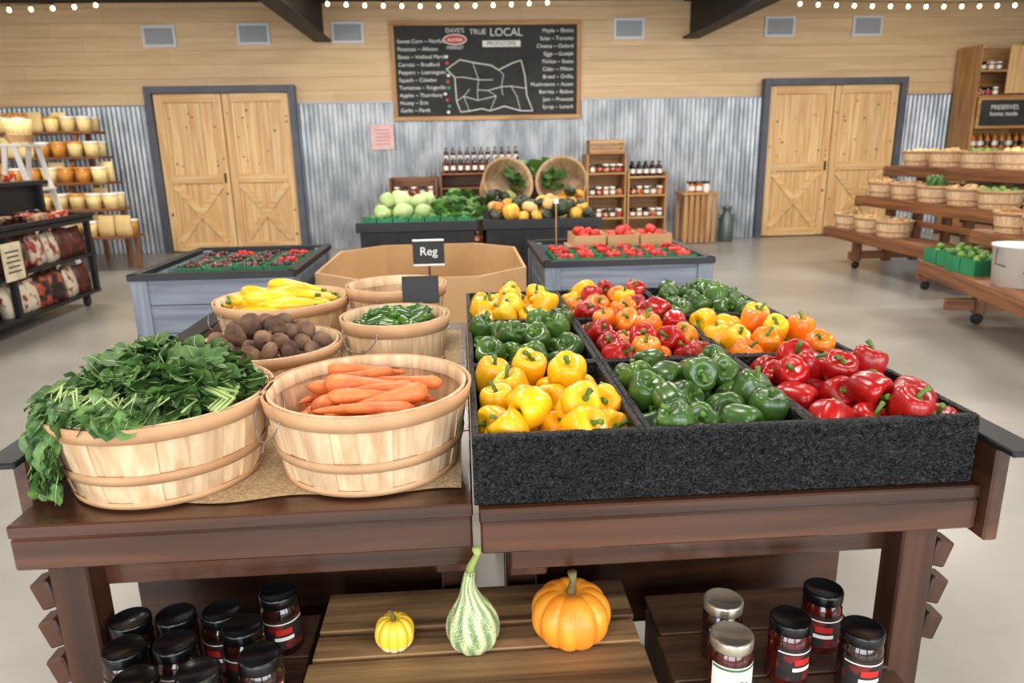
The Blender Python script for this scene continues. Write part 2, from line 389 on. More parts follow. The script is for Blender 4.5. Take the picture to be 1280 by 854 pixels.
for lay in range(6):
    zz=TZ+.032+lay*.0235; base=(.45,-.15,.7,.1,.6,.1)[lay]
    nk=8 if lay>3 else 7
    for k in range(nk):
        off=-.130+k*.260/(nk-1)+rg.uniform(-.008,.008)
        half=math.sqrt(max(.001,.162**2-off**2))*.97; L=min(rg.uniform(.065,.105),half)
        a=base+rg.uniform(-.55,.55); d=Vector((math.cos(a),math.sin(a),0)); nrm=Vector((-d.y,d.x,0)); c=Vector((cx,cy-.004,zz+rg.uniform(-.003,.008)))+nrm*off+d*rg.uniform(-.8,.8)*(half-L)
        s=rg.choice((-1,-1,1)); tl=rg.uniform(-.14,.08) if lay>3 else 0; bend=rg.uniform(-.012,.012); P=[];rad=[]; r0=rg.uniform(.014,.022)
        for i in range(15):
            t=i/14; P.append(c+d*s*(t-.5)*2*L+nrm*bend*math.sin(pi*t)+Vector((0,0,(t-.5)*tl*.3))); rad.append(r0*((1-.74*t**1.3)*(min(1,(t+.015)*9)**.5))*(1+.03*math.sin(t*60+k)) if t<1 else .001)
        V,F=tube(P,rad,14); b.add(V,F,carM)
b.build('carrots',(cx,cy,TZ))
def longveg(b,c,L,r,rot,mat,bend=.1,tip=.6,neck=None):
    P=[];rad=[]
    for i in range(13):
        t=i/12; u=(t-.5)*2; P.append((u*L,bend*L*(1-u*u),0)); q=(1-abs(u)**3.2)**.5 if abs(u)<1 else .05
        if neck: q*=1-neck*max(0,u+.3)/1.3
        rad.append(max(.0015,r*q))
    V,F=tube(P,rad,10); T=XF(c,rot); b.add(V,F,mat,True,T)
    b.tube([(L*.98,0,0),(L*1.14,.0,0)],[r*.28,r*.22],stemG,6,T)
b=B(); rg=random.Random(8)
for p in pile(110,.126,.126,.0185,TZ+.10,rnd=True,rg=rg,tries=12,pack=.85,cap=(TZ+.165,.035)):
    longveg(b,(-.185+p[0]*.86,1.85+p[1]*.86,p[2]),.034,.0145,(rg.uniform(-.2,.2),rg.uniform(-.3,.3),rg.uniform(0,pi*2)),jalM,rg.uniform(-.1,.1),neck=-.25)
b.build('jalapeno_peppers',(-.185,1.85,TZ))
b=B()
for p in pile(60,.185,.185,.029,TZ+.085,rnd=True,rg=rg,tries=12,pack=.8,cap=(TZ+.15,.05)):
    longveg(b,(-.56+p[0]*.62,2.21+p[1]*.86,p[2]+.004),.088,.025,(0,rg.uniform(-.15,.15),rg.choice((0,pi))+rg.uniform(-.6,.6)),zucM,rg.uniform(-.22,.22),neck=.5)
b.build('yellow_squash',(-.56,2.21,TZ))
b=B()
for p in pile(50,.138,.138,.028,TZ+.07,rnd=True,rg=rg,tries=10,cap=(TZ+.14,.015)):
    V,F=surf(14,10,lambda ph,v:(np.sin(v)*np.cos(ph),np.sin(v)*np.sin(ph),np.cos(v)*.9)); b.add(V,F,M('onion_skin',(225,205,160),(200,170,120),rough=.5),True,XF((-.215+p[0],2.25+p[1],p[2]),(rg.random()*3,rg.random()*3,0),p[3]))
b.build('onions',(-.215,2.25,TZ))
def lumpy(seed,nu=22,nv=14,amp=.12):
    q=random.Random(seed); a=[q.uniform(0,6) for _ in range(6)]
    def fn(ph,v):
        x,y,z=np.sin(v)*np.cos(ph),np.sin(v)*np.sin(ph),np.cos(v)
        r=1+amp*(np.sin(2.3*x+a[0])+np.sin(2.7*y+a[1])+np.sin(2.9*z+a[2]))*.6+amp*.35*np.sin(6*x+a[3])*np.sin(6*y+a[4])
        return x*r,y*r,z*r*.92
    return surf(nu,nv,fn)
LT=[lumpy(i) for i in range(6)]
b=B()
for i,p in enumerate(pile(95,.162,.162,.027,TZ+.055,rnd=True,rg=rg,tries=14,var=.2,cap=(TZ+.132,.065))):
    V,F=LT[i%6]; T=XF((-.49+p[0],1.765+p[1],p[2]),(rg.random()*6,rg.random()*6,0),(p[3]*1.1,p[3],p[3]*.95)); b.add(V,F,potM,True,T)
    if i%2==0: b.tube([(0,0,.85),(.1,0,1.3)],[.2,.1],M('beet_stub',(104,70,54)),6,T)
b.build('beets',(-.49,1.765,TZ))
def leaf(seed):
    q=random.Random(seed); V=[];F=[]; nl=9; fold=q.uniform(.1,.4); curl=q.uniform(-.05,.4); w0=q.uniform(.32,.44); ph=q.uniform(0,6)
    for l in range(nl+1):
        t=l/nl; w=w0*(max(.02,math.sin(pi*min(1,(t*.97+.02)**1.15)))**.55)
        for s in(-1,-.5,0,.5,1):
            ed=.06*math.sin(t*13+ph+s*2)*abs(s); V.append((s*w,t,abs(s)*fold*w-curl*t*t+ed))
    for l in range(nl):
        for k in range(4): a=l*5+k; F.append((a,a+1,a+6,a+5))
    return np.array(V),F
LF=[leaf(i) for i in range(10)]
b=B(); rg=random.Random(21); gz=TZ+.145
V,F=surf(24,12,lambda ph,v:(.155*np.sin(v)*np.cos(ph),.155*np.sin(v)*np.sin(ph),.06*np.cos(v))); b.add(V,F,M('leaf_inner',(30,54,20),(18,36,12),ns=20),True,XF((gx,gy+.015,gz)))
def put_leaf(p,d,s,roll):
    d=d.normalized(); upv=Vector((0,0,1)); x=d.cross(upv); x=x.normalized() if x.length>.01 else Vector((1,0,0)); zz=x.cross(d)
    T=Matrix((x,d,zz)).transposed().to_4x4(); T=Matrix.Translation(p)@T@Matrix.Rotation(roll,4,'Y')@Matrix.Scale(s,4)
    V,F=LF[rg.randrange(10)]; b.add(V,F,leafM,True,T); b.tube([(0,.95,-.0),(0,.5,.01),(0,.1,.0),(0,-.4,-.06)],[.006,.013,.022,.03],leafL,4,T)
for i in range(640):
    a=rg.uniform(0,2*pi); el=math.acos(rg.uniform(0.05,1)); k=rg.uniform(.72,1.03)
    rx,ry,rz=.158,.158,.11
    nrm=Vector((math.sin(el)*math.cos(a),math.sin(el)*math.sin(a),math.cos(el)))
    p=Vector((gx+nrm.x*rx*k,gy+.012+nrm.y*ry*k,gz+nrm.z*rz*k-.005))
    d=Vector((nrm.x+rg.uniform(-1.,.8),nrm.y+rg.uniform(-1.,.7),nrm.z*.5+rg.uniform(-.3,.4)))
    put_leaf(p-d.normalized()*.03,d,rg.uniform(.045,.074),rg.uniform(-.8,.8))
for i in range(150):   # resting on / over the front and left rim
    a=rg.uniform(3.25,5.0); r=rg.uniform(.150,.188)
    p=Vector((gx+r*math.cos(a),gy+r*math.sin(a),gz+.038-.10*max(0,r-.165)))
    d=Vector((math.cos(a)*.6+rg.uniform(-.7,.5),math.sin(a)*.6+rg.uniform(-.4,.4),rg.uniform(-.45,.15)-.2*(r>.175))); put_leaf(p-d.normalized()*.02,d,rg.uniform(.04,.062),rg.uniform(-.6,.6))
for i in range(120):
    t=rg.random()**.9; a=3.75+rg.uniform(-.25,.32); r=.178+.03*math.sin(t*pi*.6)
    p=Vector((gx+r*math.cos(a),gy+r*math.sin(a),gz+.05-.135*t))+Vector((rg.uniform(-.01,.01),rg.uniform(-.01,.01),0))
    d=Vector((math.cos(a)*.35+rg.uniform(-.35,.4),math.sin(a)*.5+rg.uniform(-.4,.4),-.2-t*1.3)); put_leaf(p,d,rg.uniform(.033,.05),rg.uniform(-.6,.6))
for i in range(22):
    x=gx+rg.uniform(.06,.15); y=gy-rg.uniform(.03,.13); 
    b.tube([(x,y,gz+.02),(x+.02,y+.02,gz+.035),(x-.06+rg.uniform(-.03,.03),y+.05,gz+.05)],.0035,leafL,6)
b.build('leafy_greens',(gx,gy,TZ))
# ---------------------------------------------------------------- peppers
def pepper(seed):
    q=random.Random(seed); n=q.choice((3,4,4)); p0=q.uniform(0,6); p1=q.uniform(0,6); tp=q.uniform(.04,.16)
    def fn(ph,v):
        s=np.sin(v)**.6; c=np.cos(v); r=s*(1-tp+tp*c)*1.0
        g=np.abs(np.sin(n*ph/2+p0))**.6; f=1-.17*(1-g)*np.minimum(1,s*1.1)
        r=r*f*(1+.05*np.sin(ph+p1)+.03*np.sin(2*ph+p1*2)); z=np.sign(c)*np.abs(c)**.85
        z=z-np.where(c>0,.38*np.exp(-(r/.42)**2),0)+np.where(c<0,.28*np.exp(-(r/.35)**2),0)
        z=z+np.where(c>0,.08*g*s,-.09*g*s)+.05*np.sin(ph+p1)
        return r*np.cos(ph),r*np.sin(ph),z
    V,F=surf(32,18,fn)
    a=q.uniform(0,6); k=q.uniform(.05,.25)
    P=[(0,0,.55),(k*.3*math.cos(a),k*.3*math.sin(a),.8),(k*math.cos(a),k*math.sin(a),1.05),(2*k*math.cos(a),2*k*math.sin(a),1.22)]
    sv,sf=tube(P,[.17,.10,.10,.15],8)
    def cal(ph,v):
        r=.36*np.sin(v)*(1+.2*np.cos(n*2*ph)); return r*np.cos(ph),r*np.sin(ph),.645+.05*np.cos(v)+.22*r*r
    cv,cf=surf(16,6,cal)
    return (V,F),(np.concatenate([sv,cv]),sf+[tuple(i+len(sv) for i in f) for f in cf])
PT=[pepper(i) for i in range(12)]
gx0,gy0,tw,td,th=.002,1.135,.299,.42,.13
grid={(0,0):[(pepY,1)],(1,0):[(pepG,1)],(2,0):[(pepR,1)],
      (0,1):[(pepG,1)],(1,1):[(pepR,.75),(pepO,.25)],(2,1):[(pepO,.55),(pepY,.45)],
      (0,2):[(pepY,1)],(1,2):[(pepY,.4),(pepR,.4),(pepO,.2)],(2,2):[(pepG,1)]}
for (i,j),cl in grid.items():
    cx=gx0+tw*(i+.5); cy=gy0+td*(j+.5); w=tw-.001; d=td-.001
    b=B(); q=random.Random(i*7+j)
    b.box((cx,cy,TZ+.006),(w,d,.008),blackTray)
    for c,s in(((cx,cy-d/2+.006,0),(w,.012)),((cx,cy+d/2-.006,0),(w,.012)),((cx-w/2+.006,cy,0),(.012,d-.024)),((cx+w/2-.006,cy,0),(.012,d-.024))):
        b.box((c[0],c[1],TZ+.002+th/2),(s[0],s[1],th),blackTray,.002)
        if s[0]>s[1] and j==0 and c[1]<cy:   # coarse fibrous outer face
            nx,nz=90,38; V=[];F=[]
            for a in range(nz+1):
                for e in range(nx+1):
                    V.append((cx-tw/2+tw*e/nx,c[1]-.0065-(q.random()**2*.0055 if 0<a<nz else 0),TZ+.003+(th-.002)*a/nz))
            for a in range(nz):
                for e in range(nx): k=a*(nx+1)+e; F.append((k,k+1,k+nx+2,k+nx+1))
            b.add(V,F,blackTray,False)
            for k in range(700):
                x=q.uniform(cx-tw/2+.012,cx+tw/2-.012); zz=q.uniform(TZ+.008,TZ+th-.002); an=q.gauss(0,.7); L=q.uniform(.005,.014); cu=q.uniform(-.004,.004)
                yy=c[1]-.0085-q.random()*.003
                b.tube([(x-L*math.cos(an),yy+.002,zz-L*math.sin(an)*.5),(x+cu,yy-q.random()*.002,zz+cu),(x+L*math.cos(an),yy+.002,zz+L*math.sin(an)*.5)],[.0004,.0008,.0004],fibre,3)
    for k in range(160):  # fuzzy fibres on the rim
        sd=q.randrange(4); t=q.uniform(-.49,.49)
        px,py=(cx+t*w,cy-d/2+.006) if sd==0 else (cx+t*w,cy+d/2-.006) if sd==1 else (cx-w/2+.006,cy+t*d) if sd==2 else (cx+w/2-.006,cy+t*d)
        an=q.uniform(0,6.28); L=q.uniform(.004,.009)
        b.tube([(px,py,TZ+th),(px+L*.5*math.cos(an)*.6,py+L*.5*math.sin(an)*.6,TZ+th+.003+q.random()*.002),(px+L*math.cos(an)*.6,py+L*math.sin(an)*.6,TZ+th+.002)],[.0008,.0006,.0003],fibre,3)
    b.build('produce_tray',(cx,cy,TZ))
    b=B(); rg=random.Random(100+i*10+j)
    sz=.0395 if j==0 else .037
    for p in pile(80,tw/2-.004,td/2-.004,sz,TZ+.012,tries=44,rg=rg,pack=.9,cap=(TZ+th-.002,.026)):
        u=rg.random(); acc=0
        for m,pr in cl:
            acc+=pr
            if u<=acc: break
        (V,F),(sv,sf)=PT[rg.randrange(12)]
        rx=rg.choice((rg.uniform(-.3,.9),rg.uniform(.6,1.9),rg.uniform(-.6,1.4)))
        T=XF((cx+p[0],cy+p[1],p[2]),(rx,rg.uniform(-.5,.5),rg.uniform(-1.1,1.1)),(p[3]*1.06,p[3]*1.06,p[3]*rg.uniform(.92,1.12)))
        b.add(V,F,m,True,T); b.add(sv,sf,stemG,True,T)
    b.build('bell_peppers',(cx,cy,TZ))
b=B(); b.box((-.125,2.0,1.042),(.102,.004,.078),board,.002,rot=(-.1,0,0)); b.tube([(-.125,2.004,1.01),(-.125,2.0,.90)],.003,blk,6); b.box((-.125,1.995,.995),(.02,.012,.03),blk); b.build('price_sign',(-.125,2.0,.9))
# ---------------------------------------------------------------- crates & jars
def crate(name,x0,x1,y0,y1,zt,cuts,seedv=0,mx=crx,mz=crz,z0=0.0):
    b=B(); rg=random.Random(seedv)
    for a,c in cuts: b.box(((x0+x1)/2+rg.uniform(-.003,.003),y0+(y1-y0)*(a+c)/2,zt-.006),(x1-x0+rg.uniform(-.01,.01),(y1-y0)*(c-a),.012),mx,.002,rot=(0,0,rg.uniform(-.006,.006)))
    hs=np.arange(z0,zt-.02,.115)
    for h in hs:
        hh=min(.10,zt-.013-h)
        b.box(((x0+x1)/2,y0+.006,h+hh/2),(x1-x0-.03,.012,hh),mx,.002); b.box(((x0+x1)/2,y1-.006,h+hh/2),(x1-x0-.03,.012,hh),mx,.002)
        for x in(x0+.012,x1-.012): b.box((x,(y0+y1)/2,h+hh/2),(.018,y1-y0-.03,hh),mz,.002)
    for x in(x0+.03,x1-.03):
        for y in(y0+.03,y1-.03): b.box((x,y,(z0+zt-.013)/2),(.03,.03,zt-.013-z0),mz,.002)
    return b.build(name,((x0+x1)/2,(y0+y1)/2,z0))
crate('wooden_crate',-.31,.315,1.055,1.385,.50,[(0,.33),(.36,.56),(.60,.98)],1)
dcx=wood('dark_crate',(96,66,44),(60,40,28),'x',ns=3,rough=.6,bump=.3,isl=.15); dcz=wood('dark_crate',(96,66,44),(60,40,28),'z',ns=3,rough=.6,bump=.3,isl=.15)
crate('wooden_crate',.365,.765,.97,1.36,.47,[(0,.3),(.315,.64),(.655,.99)],2,dcx,dcz)
crate('wooden_crate',-.685,-.33,.97,1.36,.47,[(0,.3),(.315,.64),(.655,.99)],3,dcx,dcz)
def jar(x,y,z,body,lid,lab,r=.037,h=.125,rot=0):
    b=B()
    b.lathe([(0,0),(r*.9,0),(r,.005),(r,h*.70),(r*.97,h*.76),(r*.86,h*.82),(r*.84,h*.84)],body,seg=32)
    b.lathe([(r*.90,h*.83),(r*.97,h*.835),(r*.985,h*.85),(r*.985,h*.97),(r*.95,h*.995),(r*.86,h),(r*.84,h*.992),(0,h*.992)],lid,seg=40)
    if lab is not None:
        n=20
        def strip(z0,z1,m,o,a0=1.25):
            V=[];F=[]
            for k in range(n+1):
                a=-pi/2-a0+2*a0*k/n
                for zz in(z0,z1): V.append(((r+o)*math.cos(a),(r+o)*math.sin(a),zz))
            for k in range(n): F.append((2*k,2*k+2,2*k+3,2*k+1))
            b.add(V,F,m,True)
        strip(h*.14,h*.66,lab,.0006)
        if lab is labK: strip(h*.58,h*.60,labW,.0009,1.2); strip(h*.30,h*.36,labW,.0009,.5); strip(h*.40,h*.50,labR,.0012,.42)
        else: strip(h*.60,h*.64,M('label_green',(70,110,60)),.0009,1.2)
    return b.build('sauce_jar',(x,y,z),rot=(0,0,rot),local=True)
rg=random.Random(9)
for x,y in((-.640,1.20),(-.560,1.205),(-.478,1.21),(-.385,1.26),(-.615,1.118),(-.531,1.124),(-.425,1.160),(-.562,1.036),(-.464,1.046),(-.372,1.078)):
    jar(x,y,.47,jarD,lidK,labK,rot=rg.uniform(-.5,.5))
jar(.465,1.155,.47,jarD,lidS,labK,rot=.2); jar(.667,1.17,.47,jarR,lidK,labK,rot=-.3); jar(.566,1.09,.47,jarR,lidK,labK,rot=.3)
j=jar(.444,1.055,.47,jarR,lidS,labW,r=.038,rot=.0)
text('SALSA',.015,(.444,1.055-.0395,.52),M('label_ink',(60,90,50)),j,al='CENTER'); text('mild',.01,(.444,1.055-.0395,.505),M('label_ink',(60,90,50)),j,al='CENTER')
jar(.678,1.05,.47,jarD,lidK,labK,rot=0)
def ribbed(nr,depth,flat,dent=.25,sharp=.5):
    def fn(ph,v):
        g=np.abs(np.sin(nr*ph/2))**sharp; s=np.sin(v); c=np.cos(v); r=s**.85*(1-depth*(1-g))
        z=flat*np.sign(c)*np.abs(c)**.9-np.where(c>0,dent,-dent*.6)*np.exp(-(r/.3)**2)*flat
        return r*np.cos(ph),r*np.sin(ph),z
    return fn
pumpM=veg('pumpkin_orange',(242,160,48),(232,132,32),rough=.42,coat=.1,ns=18)
brownS=M('stem_brown',(120,110,60),(86,74,40),rough=.8,ns=30)
b=B(); V,F=surf(120,24,ribbed(11,.12,.74)); b.add(V,F,pumpM,True,XF((0,0,.74*.077),(0,0,.2),.077))
b.tube([(0,0,.092),(0.001,0,.110),(.004,-.002,.128),(.002,-.004,.148)],[.014,.008,.0065,.009],brownS,10)
b.build('pumpkin',(.180,1.19,.50),local=True)
def gcol(f,V): return np.array([list(f(*p))+[1] for p in V])
attrM=M('gourd_skin',(0,0,0),rough=.38,coat=.2,attr='Col')
def c3(c): return [lin(k) for k in c]
b=B(); V,F=surf(80,24,ribbed(10,.16,.92,.22)); V=V*.038
def yc(x,y,z):
    t=max(0,min(1,(z/.038+.65)/.35)); t=1 if t>.9 else t*.8
    A,Bc=c3((244,240,200)),c3((242,200,60)); return [A[i]*(1-t)+Bc[i]*t for i in range(3)]
b.add(V,F,attrM,True,XF((0,0,.035)),C=gcol(yc,V))
b.tube([(0,0,.060),(-.002,0,.072),(-.009,0,.082)],[.006,.004,.0045],brownS,8)
b.build('mini_gourd',(-.157,1.195,.50),local=True)
# bottle-shaped gourd, neck curving forward/up
prof=[(0,0),(.02,.0005),(.038,.008),(.0475,.026),(.050,.046),(.048,.066),(.042,.086),(.033,.104),(.024,.120),(.0175,.136),(.0135,.152),(.011,.168),(.0098,.184),(.0092,.196)]
zs=np.linspace(0,len(prof)-1,70); rr_=np.interp(zs,range(len(prof)),[p[0] for p in prof]); zz_=np.interp(zs,range(len(prof)),[p[1] for p in prof])
for _ in range(3): rr_[1:-1]=(rr_[:-2]+rr_[1:-1]*2+rr_[2:])/4
lean=lambda z:(-.10*max(0,z-.10)+.9*max(0,z-.15)**1.5, -.075*(z/.25)**1.6)
seg=160; V=[];F=[];C=[]; rg=random.Random(2)
g1,g2,g3=c3((120,148,98)),c3((212,220,180)),c3((172,192,138))
for r,z in zip(rr_,zz_):
    lx_,ly_=lean(z)
    for i in range(seg):
        a=2*pi*i/seg; q=1+.03*math.cos(10*a); V.append((r*q*math.cos(a)+lx_,r*q*math.sin(a)+ly_,z))
        s=math.cos(10*a+.4*math.sin(z*90)); sp=math.sin(a*23+z*400)*math.sin(z*310+a*9)+.8*math.sin(a*41-z*520)*math.sin(a*17+z*230)
        w=.65*s+sp; c=g1 if w<-.35 else (g2 if w>.25 else g3)
        if s>.93: c=c3((226,216,146))
        C.append(list(c)+[1])
for j in range(69):
    for i in range(seg): k=(i+1)%seg; F.append((j*seg+i,j*seg+k,(j+1)*seg+k,(j+1)*seg+i))
b=B(); b.add(V,F,attrM,True,None,C=np.array(C))
pts=[(lean(z)[0]+dx,lean(z)[1],z) for z,dx in((.192,0),(.208,-.001),(.226,.001),(.242,.002),(.254,-.003))]
b.tube(pts,[.0095,.0075,.006,.0055,.008],M('gourd_stem',(150,165,90),(110,130,70),rough=.7),10)
b.build('striped_gourd',(-.008,1.185,.50),local=True)
# ---------------------------------------------------------------- mid-ground bins
gray=wood('gray_bin',(138,145,158),(108,115,128),'x',ns=3,rough=.6,isl=.1); grayz=wood('gray_bin',(138,145,158),(108,115,128),'z',ns=3,rough=.6,isl=.1)
def bin_(x0,x1,y0,y1,zt):
    b=B(); w=x1-x0; d=y1-y0
    for y in(y0+.012,y1-.012):
        for k in range(4): b.box(((x0+x1)/2,y,.14+k*.16+.08),(w-.04,.024,.156),gray)
    for x in(x0+.012,x1-.012):
        for k in range(4): b.box((x,(y0+y1)/2,.14+k*.16+.08),(.024,d-.04,.156),gray)
    for x in(x0+.03,x1-.03):
        for y in(y0+.025,y1-.025): b.box((x,y,(zt-.02)/2),(.09,.075,zt-.02),grayz)
    b.box(((x0+x1)/2,(y0+y1)/2,zt-.10),(w-.06,d-.06,.02),blkw)
    for y in(y0,y1): b.box(((x0+x1)/2,y,zt-.02),(w+.04,.05,.035),blkw)
    for x in(x0,x1): b.box((x,(y0+y1)/2,zt-.02),(.05,d+.04,.035),blkw)
    b.build('produce_bin',((x0+x1)/2,(y0+y1)/2,0))
bin_(-1.80,-.95,4.0,5.1,.8); bin_(.47,1.42,4.05,5.05,.8)
BL=[lumpy(50+i,8,6,.05) for i in range(3)]
cartG=M('carton_green',(40,130,84),(30,110,70),rough=.7)
def cartons(name,x0,x1,y0,y1,nx,ny,z,fruit,rf,cart=cartG,hc=.07,fill=26,seedv=0,cname=None):
    b=B(); c=B(); rg=random.Random(seedv); w=(x1-x0)/nx; d=(y1-y0)/ny
    for i in range(nx):
        for j in range(ny):
            cx=x0+w*(i+.5); cy=y0+d*(j+.5)
            for dx,dy,sx,sy in((0,-d/2+.008,w-.01,.005),(0,d/2-.008,w-.01,.005),(-w/2+.008,0,.005,d-.01),(w/2-.008,0,.005,d-.01)): c.box((cx+dx,cy+dy,z+hc/2),(sx,sy,hc),cart,.001)
            c.box((cx,cy,z+.003),(w-.012,d-.012,.005),cart,.001)
            fm=rg.choice(fruit) if isinstance(fruit,list) else fruit
            for p in pile(fill,w/2-.012,d/2-.012,rf,z+hc*.35,rg=rg,tries=6,cap=(z+hc-.005,rf*.9)):
                V,F=BL[rg.randrange(3)]; b.add(V,F,fm,True,XF((cx+p[0],cy+p[1],p[2]),(rg.random()*6,rg.random()*6,0),p[3]))
    c.build(cname or 'fruit_cartons',((x0+x1)/2,(y0+y1)/2,z)); b.build(name,((x0+x1)/2,(y0+y1)/2,z))
cherry=M('cherry_dark',(96,18,20),(54,8,14),rough=.2,coat=.4,isl=.4); straw=M('strawberry_red',(206,36,26),(180,16,14),rough=.35,isl=.3); tomr=M('tomato_red',(214,50,28),(196,30,16),rough=.2,isl=.25)
cartons('cherries',-1.73,-1.02,4.35,5.02,4,4,.71,[cherry,cherry,cherry,straw],.017,cartG,.06,34,1,'cherry_cartons')
b=B(); b.box((-1.375,4.19,.75),(.70,.24,.015),blkw); b.box((-1.375,4.19,.725),(.66,.2,.03),blkw); b.build('tray_liner',(-1.375,4.19,.71))
cartons('strawberries',.52,1.37,4.12,4.62,6,3,.71,[straw,straw,tomr],.022,cartG,.09,30,2,'strawberry_cartons')
card=M('cardboard',(200,160,114),(186,146,100),rough=.85,ns=3)
cartons('tomatoes',.72,1.38,4.68,5.0,3,1,.78,tomr,.034,card,.08,30,3,'tomato_boxes')
b=B(); b.box((1.05,4.84,.745),(.70,.34,.07),card); b.build('cardboard_riser',(1.05,4.84,.71))
b=B(); b.tube([(.60,4.65,.70),(.60,4.65,1.10)],.0035,shw('z'),6); b.box((.60,4.645,1.09),(.03,.004,.03),labW,.001); b.build('price_stake',(.6,4.65,.8))
b=B(); ox,oy,zt=-.245,4.55,.76
def octo(s,z):
    a,d,c=.60*s,.72*s,.27
    return [(ox-a+c,oy-d,z),(ox+a-c,oy-d,z),(ox+a,oy-d+c,z),(ox+a,oy+d-c,z),(ox+a-c,oy+d,z),(ox-a+c,oy+d,z),(ox-a,oy+d-c,z),(ox-a,oy-d+c,z)]
V=octo(1,.0)+octo(1,zt)+octo(.975,zt)+octo(.975,.1); F=[]
for k in range(3):
    for i in range(8): q=(i+1)%8; F.append((k*8+i,k*8+q,k*8+8+q,k*8+8+i))
F.append(tuple(24+i for i in range(8)))
b.add(V,F,card,False)
T=XF((ox+.6-.135,oy-.72+.135,.60),(0,0,pi/4)); sq=.075
b.add([(-sq*1.3,-.004,0),(0,-.004,-sq*1.3),(sq*1.3,-.004,0),(0,-.004,sq*1.3)],[(0,1,2,3)],blk,False,T)
b.add([(-sq*.9,-.006,.0),(0,-.006,-sq*.9),(sq*.4,-.006,-sq*.5),(-sq*.5,-.006,sq*.4)],[(0,1,2,3)],M('decal_yellow',(240,190,30)),False,T)
b.build('cardboard_bin',(ox,oy,0))
corn=M('corn_husk',(150,170,90),(200,200,130),rough=.6,isl=.3)
b=B(); rg=random.Random(6)
for p in pile(40,.5,.6,.06,.101,rg=rg,tries=4): longveg(b,(ox+p[0]*.8,oy+p[1]*.9,p[2]),.10,.035,(0,rg.uniform(-.2,.2),rg.random()*3),corn)
b.build('sweet_corn',(ox,oy,.1))
sg=empty('price_sign',(-.185,3.80,.76))
b=B(); b.box((-.185,3.80,.90),(.165,.006,.13),board,.002); b.box((-.185,3.797,.965),(.165,.01,.010),labW); b.box((-.185,3.797,.835),(.165,.01,.010),labW)
b.tube([(-.185,3.81,.84),(-.185,3.83,.68)],.006,blk,6); b.build('sign_card',(-.185,3.8,.76),sg)
text('Reg',.062,(-.185,3.795,.905),chalk,sg,al='CENTER')
# ---------------------------------------------------------------- far tables
def farbox(name,x0,x1,y0,y1,zt):
    b=B(); b.box(((x0+x1)/2,(y0+y1)/2,zt/2-.02),(x1-x0-.06,y1-y0-.06,zt-.04),blkw,.005)
    for k in range(1,6): b.box((x0+(x1-x0)*k/6,y0+.028,zt/2),(.012,.008,zt-.12),blk,.001)
    b.box(((x0+x1)/2,(y0+y1)/2,zt-.02),(x1-x0,y1-y0,.04),blkw,.004)
    for y in(y0+.01,y1-.01): b.box(((x0+x1)/2,y,zt+.02),(x1-x0,.02,.05),blkw)
    b.build(name,((x0+x1)/2,(y0+y1)/2,0))
farbox('produce_table',-.92,.13,6.3,7.75,.78); farbox('produce_table',.17,1.22,6.3,7.75,.78)
cab=M('cabbage',(200,214,156),(160,190,112),rough=.5,ns=6,isl=.12); sqG=M('squash_dark',(48,64,34),(28,40,22),rough=.4,ns=12,isl=.2); sqY=M('squash_delicata',(232,190,70),(200,120,30),rough=.45,ns=9,isl=.15); sqB=M('squash_butternut',(226,190,130),(206,166,104),rough=.5); 
RB=[surf(48,12,ribbed(9,.12,f)) for f in(.75,.95,.65)]
rg=random.Random(31)
def heap(b,x0,x1,y0,y1,z,r,n,mats,cap,tmpl=None,var=.2):
    for p in pile(n,(x1-x0)/2,(y1-y0)/2,r,z,rg=rg,tries=14,var=var,cap=cap):
        V,F=(tmpl or RB)[rg.randrange(len(tmpl or RB))]; b.add(V,F,rg.choice(mats),True,XF(((x0+x1)/2+p[0],(y0+y1)/2+p[1],p[2]),(rg.uniform(-.8,.8),rg.uniform(-.8,.8),rg.random()*6),p[3]))
b=B(); heap(b,-.86,-.24,6.55,7.6,.78,.095,70,[cab],(.88,.13),LT); b.build('cabbages',(-.5,6.9,.78))
b=B(); heap(b,.20,1.19,6.36,7.15,.78,.068,120,[sqG,sqG,sqY,sqY,sqG,sqB],(.86,.12)); b.build('winter_squash',(.7,6.9,.78))
cartons('green_beans',-.88,.08,6.34,6.54,7,1,.78,M('bean_green',(90,140,60),(60,110,40),isl=.3),.025,cartG,.075,12,8,'bean_cartons')
b=B(); rg=random.Random(40); letm=M('lettuce',(110,150,70),(60,110,50),isl=.4,ns=10)
for k in range(170):
    V,F=LF[rg.randrange(8)]; b.add(V,F,letm,True,XF((rg.uniform(-.2,.1),rg.uniform(6.6,7.5),.80+rg.random()*.14),(rg.uniform(-.2,1.2),rg.uniform(-.8,.8),rg.random()*6),rg.uniform(.10,.19)))
b.build('lettuce_bunches',(-.05,6.9,.78))
for i,x in enumerate((.38,1.06)):
    basket('bushel_basket',x,7.52,.985,.25,.20,.34,18,rot=(1.22,0,(.25 if i==0 else -.25)),handles=False)
    b=B(); heap(b,x-.17,x+.17,7.0,7.36,.86,.06,30,[sqG,sqY,sqY] if i else [sqG,corn,sqY],(.97,.05)); b.build('squash_pile',(x,7.3,.86))
b=B()
for k in range(120):
    V,F=LF[rg.randrange(8)]; b.add(V,F,letm,True,XF((rg.uniform(.5,.96),rg.uniform(7.4,7.65),.98+rg.random()*.24),(rg.uniform(-.2,1.2),rg.uniform(-.8,.8),rg.random()*6),rg.uniform(.12,.18)))
b.box((.72,7.6,.90),(.14,.2,.24),dkw('x')); b.build('kale_bunches',(.72,7.6,.78))
